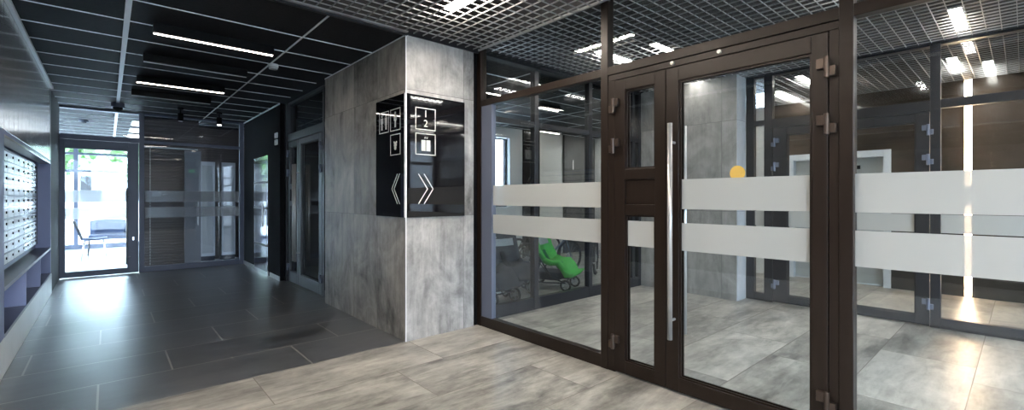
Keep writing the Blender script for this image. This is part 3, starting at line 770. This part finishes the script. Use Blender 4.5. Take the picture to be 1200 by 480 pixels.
# ================================================================== WAYFINDING SIGN
sg = empty('wayfinding_sign', (PXL, 3.85, 1.165)); tag(sg, 'black glass sign panel with white icons and arrows wrapped round the concrete pillar', 'sign')
SH = 1.165
MB().box(-.014, -.002, -.014, .60, 0, SH).build('left_panel', M_['sign_glass'], sg)
MB().box(.0, .665, -.014, -.002, 0, SH).build('right_panel', M_['sign_glass'], sg)
MB().box(-.017, 0.001, -.017, .001, 0, SH).build('corner_edge', M_['ceil_bar'], sg)
def stroke_R(mb, pts, w=.008, closed=False):
    """polyline of flat bars on the right face: (x, z) world coords"""
    n = len(pts)
    for i in range(n if closed else n - 1):
        a = Vector((pts[i][0] - PXL, -.0155, pts[i][1] - SH)); b = Vector((pts[(i + 1) % n][0] - PXL, -.0155, pts[(i + 1) % n][1] - SH))
        d = (b - a).normalized(); nn = Vector((-d.z, 0, d.x)) * w / 2; e = d * w / 2
        q = [a - e + nn, a - e - nn, b + e - nn, b + e + nn]
        v = [mb.bm.verts.new(p) for p in q] + [mb.bm.verts.new(p + Vector((0, .0012, 0))) for p in q]
        for f in ((0, 1, 2, 3), (7, 6, 5, 4), (0, 4, 5, 1), (1, 5, 6, 2), (2, 6, 7, 3), (3, 7, 4, 0)): mb.bm.faces.new([v[k] for k in f])
def stroke_L(mb, pts, w=.008, closed=False):
    n = len(pts)
    for i in range(n if closed else n - 1):
        a = Vector((-.0155, pts[i][0] - 3.85, pts[i][1] - SH)); b = Vector((-.0155, pts[(i + 1) % n][0] - 3.85, pts[(i + 1) % n][1] - SH))
        d = (b - a).normalized(); nn = Vector((0, -d.z, d.y)) * w / 2; e = d * w / 2
        q = [a - e + nn, a - e - nn, b + e - nn, b + e + nn]
        v = [mb.bm.verts.new(p) for p in q] + [mb.bm.verts.new(p + Vector((.0012, 0, 0))) for p in q]
        for f in ((0, 1, 2, 3), (7, 6, 5, 4), (0, 4, 5, 1), (1, 5, 6, 2), (2, 6, 7, 3), (3, 7, 4, 0)): mb.bm.faces.new([v[k] for k in f])
for z0, z1 in ((2.005, 2.21), (1.765, 1.965)):
    mb = MB(); stroke_R(mb, [(2.187, z0), (2.402, z0), (2.402, z1), (2.187, z1)], closed=True); mb.build('icon_frame', M_['sign_white'], sg)
for (a, b), z0, z1 in (((4.17, 4.37), 2.0, 2.205), ((3.932, 4.128), 2.0, 2.205), ((3.932, 4.128), 1.765, 1.96)):
    mb = MB(); stroke_L(mb, [(a, z0), (b, z0), (b, z1), (a, z1)], closed=True); mb.build('icon_frame', M_['sign_white'], sg)
for dx in (0, .062):
    mb = MB(); stroke_R(mb, [(2.218 + dx, 1.575), (2.315 + dx, 1.435), (2.218 + dx, 1.295)], .009); mb.build('arrow', M_['sign_white'], sg)
for dy in (0, -.045):
    mb = MB(); stroke_L(mb, [(3.99 + dy, 1.575), (4.10 + dy, 1.435), (3.99 + dy, 1.295)], .009); mb.build('arrow', M_['sign_white'], sg)
def text_part(ch, size, name, mat, parent, loc, rot, depth=.0012):
    cu = bpy.data.curves.new(name, 'FONT'); cu.body = ch; cu.size = size; cu.extrude = depth; cu.align_x = 'CENTER'; cu.align_y = 'CENTER'
    tmp = bpy.data.objects.new('tmp', cu)
    COL.objects.link(tmp); dg = bpy.context.evaluated_depsgraph_get(); me = bpy.data.meshes.new_from_object(tmp.evaluated_get(dg))
    bpy.data.objects.remove(tmp); me.name = name; me.materials.clear(); me.materials.append(mat)
    o = bpy.data.objects.new(name, me); COL.objects.link(o); o.parent = parent; o.location = loc; o.rotation_euler = rot
    return o
text_part('1', .095, 'numeral', M_['sign_white'], sg, (.205, -.0155, 2.155 - SH), (PI / 2, 0, 0))
text_part('2', .095, 'numeral', M_['sign_white'], sg, (.205, -.0155, 2.062 - SH), (PI / 2, 0, 0))
# lift icon: two filled doors
for x0 in (2.247, 2.300): MB().box(x0 - PXL, x0 + .045 - PXL, -.0165, -.0145, 1.80 - SH, 1.905 - SH).build('pictogram', M_['sign_white'], sg)
mb = MB(); stroke_R(mb, [(2.28, 1.92), (2.288, 1.935), (2.296, 1.92)], .004); stroke_R(mb, [(2.303, 1.935), (2.31, 1.92), (2.317, 1.935)], .004); mb.build('pictogram', M_['sign_white'], sg)
def figure(y, z, h, skirt=False):
    mb = MB()
    mb.cyl((-.0155, y - 3.85, z + h * .92 - SH), h * .085, .002, 'x', 14)
    mb.box(-.0165, -.0145, y - h * .09 - 3.85, y + h * .09 - 3.85, z + h * .42 - SH, z + h * .80 - SH)
    mb.box(-.0165, -.0145, y - h * .17 - 3.85, y - h * .115 - 3.85, z + h * .42 - SH, z + h * .80 - SH)
    mb.box(-.0165, -.0145, y + h * .115 - 3.85, y + h * .17 - 3.85, z + h * .42 - SH, z + h * .80 - SH)
    if skirt: mb.box(-.0165, -.0145, y - h * .15 - 3.85, y + h * .15 - 3.85, z + h * .28 - SH, z + h * .46 - SH)
    mb.box(-.0165, -.0145, y - h * .08 - 3.85, y - h * .02 - 3.85, z - SH, z + h * .42 - SH)
    mb.box(-.0165, -.0145, y + h * .02 - 3.85, y + h * .08 - 3.85, z - SH, z + h * .42 - SH)
    mb.build('pictogram', M_['sign_white'], sg)
figure(4.315, 2.03, .15); figure(4.225, 2.03, .15, True)
figure(4.03, 2.03, .15)
mb = MB(); mb.cyl((-.0155, 4.03 - 3.85, 1.86 - SH), .026, .002, 'x', 16); mb.cyl((-.0155, 4.03 - 3.85, 1.83 - SH), .020, .002, 'x', 16)
mb.cyl((-.0155, 4.052 - 3.85, 1.885 - SH), .010, .002, 'x', 10); mb.cyl((-.0155, 4.008 - 3.85, 1.885 - SH), .010, .002, 'x', 10)
mb.build('pictogram', M_['sign_white'], sg)

# numeral 1 on the concrete in the stroller room
o = text_part('1', .34, 'floor_number', M_['sign_white'], None, (8.64, 7.435, 2.15), (PI / 2, 0, 0))
tag(o, 'white numeral 1 on the grey wall behind the glazed partition', 'number sign')
# yellow warning dot
o = MB().cyl((P1 + .028, 1.20, 1.505), .047, .0015, 'x', 28).build('warning_sticker', M_['yellow'], None)
tag(o, 'round yellow sticker on the glass of the large bronze door', 'sticker')

# ================================================================== CORRIDOR FITTINGS
def strip_lamp(x0, x1, y, lit, label):
    t = empty('strip_lamp', ((x0 + x1) / 2, y, HD)); tag(t, label, 'ceiling lamp', 'strip lamps on the dark ceiling')
    w = (x1 - x0) / 2
    MB().box(-w, w, -.045, .045, -.085, -.003).build('housing', M_['black'], t)
    MB().box(-w + .005, w - .005, -.010, .010, -.090, -.0851).build('diffuser', M_['lamp_strip'] if lit else M_['lamp_strip_off'], t)
strip_lamp(.30, 1.26, 5.08, True, 'glowing black strip lamp nearest the camera in the corridor')
strip_lamp(.28, 1.25, 6.20, False, 'unlit black strip lamp between the two glowing ones')
strip_lamp(.27, 1.21, 7.36, True, 'glowing black strip lamp second along the corridor')
strip_lamp(.25, 1.19, 8.35, False, 'unlit black strip lamp farthest along the corridor')
strip_lamp(5.09, 5.64, 5.18, True, 'glowing strip lamp seen high through the side glass, largest there')
strip_lamp(3.75, 4.25, 4.92, True, 'glowing strip lamp at the far left behind the stroller room glass')
strip_lamp(6.75, 7.25, 6.70, True, 'lowest glowing strip lamp behind the stroller room glass')
strip_lamp(7.05, 7.65, 7.0, True, 'glowing strip lamp deepest in the stroller room')
def grid_lamp(x0, x1, y, z, label, em='lamp_grid', rz=0):
    t = empty('grid_lamp', ((x0 + x1) / 2, y, z), rz); tag(t, label, 'ceiling lamp', 'recessed lamps above the ceiling grid')
    w = (x1 - x0) / 2
    MB().box(-w - .01, w + .01, -.05, .05, .012, .07).build('housing', M_['plenum'], t)
    MB().box(-w, w, -.043, .043, 0, .0115).build('diffuser', M_[em], t)
ZO = HG + .03; ZI = HI + .03
GL = [(5.54, 6.2, .405, 'recessed lamp in the grid nearest the top right of the photo'),
      (7.46, 8.17, .57, 'recessed lamp in the grid left of the glowing wall profile top'),
      (7.98, 8.72, .29, 'recessed lamp in the grid right of the glowing wall profile top'),
      (4.36, 5.0, 2.64, 'recessed lamp seen above the bronze beam, right of the narrow leaf'),
      (4.13, 4.75, 3.19, 'recessed lamp seen beside the slim bronze post'),
      (7.78, 8.7, 2.53, 'recessed lamp seen over the inner double door'),
      (7.0, 7.6, 2.03, 'recessed lamp seen at the edge of the large door glass'),
      (5.5, 6.1, 3.05, 'recessed lamp in front of the inner concrete pier'),
      (3.6, 4.3, 1.0, 'recessed lamp inside the glazed lobby close to the bronze door'),  # this and the rest of the list: added out of view for lobby light
      (5.4, 6.1, -.9, 'recessed lamp inside the glazed lobby out to the right'),
      (3.5, 4.2, -1.3, 'recessed lamp inside the lobby behind the right hand glass'),
      (7.4, 8.1, -1.2, 'recessed lamp by the brown wall out to the right')]
for a, b, y, lb in GL: grid_lamp(a, b, y, ZI, lb)
for a, b, y, lb in ((1.80, 2.49, 2.88, 'recessed lamp in the outer grid in front of the concrete pillar'),
                    (.1, .8, 1.6, 'recessed lamp in the outer grid by the mailbox side'),  # this lamp and those below are added out of view for more light
                    (.4, 1.1, -.6, 'recessed lamp in the outer grid behind the viewpoint'),
                    (1.8, 2.5, -1.4, 'recessed lamp in the outer grid at the rear corner')):
    grid_lamp(a, b, y, ZO, lb, 'lamp_outer', PI / 2)
for a, b, y, lb in ((3.4, 4.1, -2.1, 'recessed lamp inside the lobby nearest its front window'), (4.6, 5.3, -1.7, 'recessed lamp at the middle of the lobby front'),  # extra lobby lamps added off view so each can stay dimmer
                    (5.4, 6.1, -2.2, 'recessed lamp inside the lobby at the far front corner'), (4.4, 5.1, -.5, 'recessed lamp inside the lobby just outside the picture on the right'),
                    (6.9, 7.6, -2.1, 'recessed lamp by the brown wall near the front wall'), (7.6, 8.3, -.35, 'recessed lamp by the brown wall right of the picture edge')):
    grid_lamp(a, b, y, ZI, lb)
for a, b, y, lb in ((-.35, .35, -1.0, 'recessed lamp in the outer grid over the viewpoint'),  # extra outer lamps added off view to spread the light
                    (1.2, 1.9, -2.0, 'recessed lamp in the outer grid nearest the front wall'), (-.3, .4, -2.05, 'recessed lamp in the outer grid above the entrance window'),
                    (.8, 1.5, 2.3, 'recessed lamp in the outer grid before the corridor')):
    grid_lamp(a, b, y, ZO, lb, 'lamp_outer', PI / 2)
# lobby panel lights
for i, (y, lb) in enumerate(((12.05, 'bright square ceiling panel nearest the back partition'), (13.3, 'bright square ceiling panel, middle of three in the lobby'), (14.5, 'bright square ceiling panel farthest along the lobby'))):
    t = empty('panel_light', (.82, y, HD)); tag(t, lb, 'ceiling lamp', 'square lobby ceiling lights')
    MB().box(-.46, .46, -.4, .4, -.02, -.003).build('frame', M_['white'], t)
    MB().box(-.43, .43, -.37, .37, -.024, -.0201).build('diffuser', M_['panel_light'], t)
for (x, y, lb) in ((3.8, 6.7, 'bright ceiling panel in the stroller room corner'), (3.7, 5.5, 'bright ceiling panel above the dark strollers'), (9.0, 6.4, 'bright ceiling panel at the right end of the stroller room')):
    t = empty('panel_light', (x, y, HD)); tag(t, lb, 'ceiling lamp', 'panels in the stroller room')  # fill panels added out of sight to brighten the stroller room walls
    MB().box(-.31, .31, -.31, .31, -.02, -.003).build('frame', M_['white'], t)
    MB().box(-.29, .29, -.29, .29, -.024, -.0201).build('diffuser', emit('room_panel', (1, .96, .9), 14), t)
# vertical led profile on the brown wall
t = empty('led_profile', (EW + .012, .505, 0)); tag(t, 'tall vertical glowing light profile on the brown wall', 'wall light')
MB().box(-.012, 0, -.040, .040, .0, HI).build('housing', M_['steel'], t)
MB().box(-.018, -.0121, -.034, .034, .01, HI - .01).build('diffuser', M_['led'], t)
# lift
lf = empty('elevator', (EW, 2.01, 0)); tag(lf, 'lift with white portal and satin sliding doors in the brown wall', 'elevator')
mb = MB(); mb.box(-.02, .18, -.69, -.60, 0, 2.075); mb.box(-.02, .18, .60, .69, 0, 2.075); mb.box(-.02, .18, -.60, .60, 1.975, 2.075)
mb.build('portal', M_['elev_frame'], lf, bevel=.002)
for s in (-1, 1):
    MB().box(.10, .13, 0 if s > 0 else -.60, .60 if s > 0 else 0, 0.01, 1.975).build('sliding_door', M_['elev_door'], lf, bevel=.004)
MB().box(.085, .10, -.3, .3, 1.80, 1.86).build('floor_display', M_['black'], lf)
MB().box(.09, .10, -.60, .60, 0, .01).build('sill', M_['steel'], lf)

# dome camera
t = empty('dome_camera', (.125, 9.75, HD)); tag(t, 'dark dome security camera hanging on the white ceiling profile', 'camera')
MB().cyl((0, 0, -.035), .085, .07, 'z', 20).build('base', M_['slate'], t, bevel=.006)
MB().ball((0, 0, -.07), .065).build('dome', M_['black'], t, smooth=True)
t = empty('smoke_detector', (1.42, 5.72, HD)); tag(t, 'white round smoke detector on the dark corridor ceiling', 'smoke detector')
MB().cyl((0, 0, -.018), .055, .03, 'z', 20).build('base', M_['white'], t)
MB().cyl((0, 0, -.045), .045, .025, 'z', 20, r2=.05).build('sensor', M_['grey_fabric'], t)
t = empty('ceiling_sensor', (-.35, 12.3, HD)); tag(t, 'small dark sensor on the lobby ceiling above the glass door', 'sensor')
MB().cyl((0, 0, -.02), .07, .035, 'z', 16).build('base', M_['slate'], t); MB().cyl((0, 0, -.045), .04, .02, 'z', 12).build('lens', M_['black'], t)
for (x, y, lit, lb) in ((.93, 9.55, False, 'small unlit black ceiling spotlight left of the lit one'), (1.50, 9.60, True, 'small black ceiling spotlight with a white glow')):
    t = empty('ceiling_spotlight', (x, y, HD)); tag(t, lb, 'spotlight', 'ceiling spotlights by the back partition')
    MB().cyl((0, 0, -.015), .045, .025, 'z', 16).build('base', M_['black'], t)
    MB().cyl((0, 0, -.065), .010, .08, 'z', 8).build('stem', M_['black'], t)
    MB().cyl((0, 0, -.16), .042, .13, 'z', 16).build('lamp_shade', M_['black'], t)
    MB().cyl((0, 0, -.227), .034, .004, 'z', 16).build('lens', emit('spot_lens', (1, 1, .95), 8) if lit else M_['lamp_strip_off'], t)
# small plates on the black wall
for z, lb in ((2.375, 'upper of two small white plates on the black wall'), (2.265, 'lower of two small white plates on the black wall')):
    t = empty('wall_plate', (PXL, 8.2, z)); tag(t, lb, 'wall plate', 'white plates high on the black wall')
    MB().box(-.02, 0, -.07, .07, -.045, .045).build('cover', M_['white'], t, bevel=.005)
    MB().cyl((-.024, 0, 0), .018, .01, 'x', 12).build('lens', M_['ceil_bar'], t)
# green exit sign on the front wall, seen only in the reflection
t = empty('exit_sign', (6.95, YB + .02, 2.95)); t.location = (2.75, YB, 2.5)
tag(t, 'green emergency exit sign on the wall behind the viewpoint', 'exit sign')
MB().box(-.16, .16, .0, .05, -.08, .08).build('housing', M_['black'], t)
MB().box(-.15, .15, .05, .055, -.07, .07).build('face', M_['exit'], t)

# ================================================================== STROLLERS AND BICYCLES
def wheel(parent, c, R, r, tire='rubber', hub='grey_fabric', spokes=0, name='wheel'):
    w = MB().torus((0, 0, 0), R - r, r, 'y').build(name, M_[tire], parent, smooth=True); w.location = c
    mb = MB(); mb.cyl((0, 0, 0), R * .22, r * 1.6, 'y', 12)
    n = spokes or 5
    for k in range(n):
        a = 2 * PI * k / n
        mb.rod((0, 0, 0), ((R - r * 1.5) * math.cos(a), 0, (R - r * 1.5) * math.sin(a)), .0018 if spokes else .010, 6)
    if not spokes: mb.torus((0, 0, 0), R - r * 1.9, r * .5, 'y', 20, 6)
    mb.build('spokes', M_[hub], w, smooth=True)
def stroller(loc, rz, label, seatm, hoodm, framem='anthracite', hood=True, seat_open=False, wr=.10):
    t = empty('stroller', loc, rz); tag(t, label, 'stroller', 'strollers parked behind the glazed partition')
    mb = MB()
    for s in (-1, 1):
        mb.path([(-.28, s * .24, wr), (-.08, s * .24, .42), (.10, s * .22, .20), (.33, s * .2, .12)], .012)
        mb.path([(.10, s * .22, .22), (-.12, s * .24, .55), (-.36, s * .24, .98), (-.42, s * .2, 1.02)], .012)
        mb.rod((-.28, s * .24, wr), (.33, s * .2, .12), .009)
    mb.rod((-.28, -.24, wr), (-.28, .24, wr), .009); mb.rod((.30, -.2, .14), (.30, .2, .14), .009); mb.rod((-.08, -.24, .42), (-.08, .24, .42), .009)
    mb.build('frame', M_[framem], t, smooth=True)
    MB().path([(-.42, -.2, 1.02), (-.45, -.15, 1.04), (-.46, 0, 1.05), (-.45, .15, 1.04), (-.42, .2, 1.02)], .018).build('handlebar', M_['rubber'], t, smooth=True)
    prof = [(-.24, .96), (-.19, .74), (-.12, .54), (-.04, .40), (.07, .36), (.18, .37), (.26, .29), (.31, .20), (.40, .21)]
    rows = []
    for (x, z) in prof: rows.append([(x + .07, -.24, z + .07), (x + .01, -.2, z + .01), (x, 0, z), (x + .01, .2, z + .01), (x + .07, .24, z + .07)])
    MB().sheet(rows[:4], .03).build('backrest', M_[seatm], t, smooth=True)
    MB().sheet(rows[3:], .03).build('seat', M_[seatm], t, smooth=True)
    MB().sheet([[(p[0] + .03, p[1], p[2] + .03) for p in r[1:4]] for r in [[tuple(a_ + (b_ - a_) * f_ for a_, b_ in zip(p_, q_)) for p_, q_ in zip(rows[1], rows[2])] for f_ in (.15, .65)]], .012).build('strap', M_['grey_fabric'], t)
    MB().sheet([[(x + .022, y, z + .022) for y in (-.035, .035)] for (x, z) in prof[2:6]], .012).build('harness', M_['green_dark' if seatm == 'green' else 'black'], t)
    MB().box(-.24, .22, -.19, .19, .14, .26).build('basket', M_['dark_fabric'], t, bevel=.03)
    if hood:
        rows = []
        for k in range(8):
            a = PI * (.52 - .48 * k / 7)   # from behind the back over the top
            rows.append([(-.18 - .26 * math.cos(PI - a) * -1 if False else -.26 + .30 * math.cos(a + .5), y, .66 + .30 * math.sin(a + .5) - .6 * y * y) for y in (-.21, -.12, 0, .12, .21)])
        MB().sheet(rows, .015).build('hood', M_[hoodm], t, smooth=True)
    for s in (-1, 1):
        wheel(t, (-.28, s * .27, wr), wr, .018); wheel(t, (.33, s * .2, wr * .85), wr * .85, .016)
    return t
stroller((4.99, 4.76, 0), -1.2, 'green stroller with silver strap across its back', 'green', 'green_dark', hood=False, wr=.10)
stroller((4.30, 4.98, 0), -1.75, 'black stroller with hood, next left of the green stroller', 'dark_fabric', 'dark_fabric', wr=.125)
stroller((3.70, 4.68, 0), -PI / 2 + .1, 'stroller with pale hood, farthest left behind the glass', 'dark_fabric', 'grey_fabric', wr=.12)
stroller((4.9, 6.6, 0), .3, 'black stroller at the back, behind the green stroller', 'dark_fabric', 'dark_fabric', wr=.12)

def bicycle(loc, rz, label, paint, R=.30):
    t = empty('bicycle', loc, rz); tag(t, label, 'bicycle', 'bicycles in the stroller room')
    for x in (-.48, .48): wheel(t, (x, 0, R), R, .022, 'rubber', 'steel', spokes=16)
    bb = (-.08, 0, R - .02); st = (-.20, 0, R + .42); hd = (.34, 0, R + .42); hl = (.37, 0, R + .30)
    mb = MB(); mb.rod(bb, st, .016); mb.rod(st, hd, .015); mb.rod(bb, hl, .018); mb.rod(hd, hl, .02)
    for s in (-1, 1):
        mb.rod((bb[0], s * .02, bb[2]), (-.48, s * .05, R), .009); mb.rod((st[0], s * .02, st[2]), (-.48, s * .05, R), .008); mb.rod((hl[0], s * .045, hl[2]), (.48, s * .045, R), .011)
    mb.rod((hl[0], -.045, hl[2]), (hl[0], .045, hl[2]), .012)
    mb.build('frame', M_[paint], t, smooth=True)
    MB().rod(st, (-.24, 0, R + .56), .012).ball((-.25, 0, R + .58), .07, (1.7, .9, .4)).build('saddle', M_['black'], t, smooth=True)
    MB().rod(hd, (.33, 0, R + .52), .012).path([(.42, -.26, R + .54), (.34, -.1, R + .52), (.33, 0, R + .52), (.34, .1, R + .52), (.42, .26, R + .54)], .011).build('handlebar', M_['black'], t, smooth=True)
    mb = MB(); mb.cyl(bb, .075, .012, 'y', 20); mb.rod((bb[0], -.06, bb[2]), (bb[0] + .1, -.06, bb[2] - .13), .009); mb.rod((bb[0], .06, bb[2]), (bb[0] - .1, .06, bb[2] + .13), .009)
    mb.box(bb[0] + .06, bb[0] + .14, -.14, -.06, bb[2] - .14, bb[2] - .12); mb.box(bb[0] - .14, bb[0] - .06, .06, .14, bb[2] + .12, bb[2] + .14); mb.rod((bb[0], -.06, bb[2]), (bb[0], .06, bb[2]), .015)
    mb.build('crank', M_['steel'], t, smooth=False)
bicycle((6.0, 4.75, 0), .55, 'dark bicycle parked right of the green stroller', 'bike')
bicycle((5.75, 5.5, 0), -.1, 'grey-blue bicycle standing behind the dark one', 'bike_blue')
bicycle((6.2, 6.3, 0), .05, 'dark bicycle standing deepest in the stroller room', 'bike')
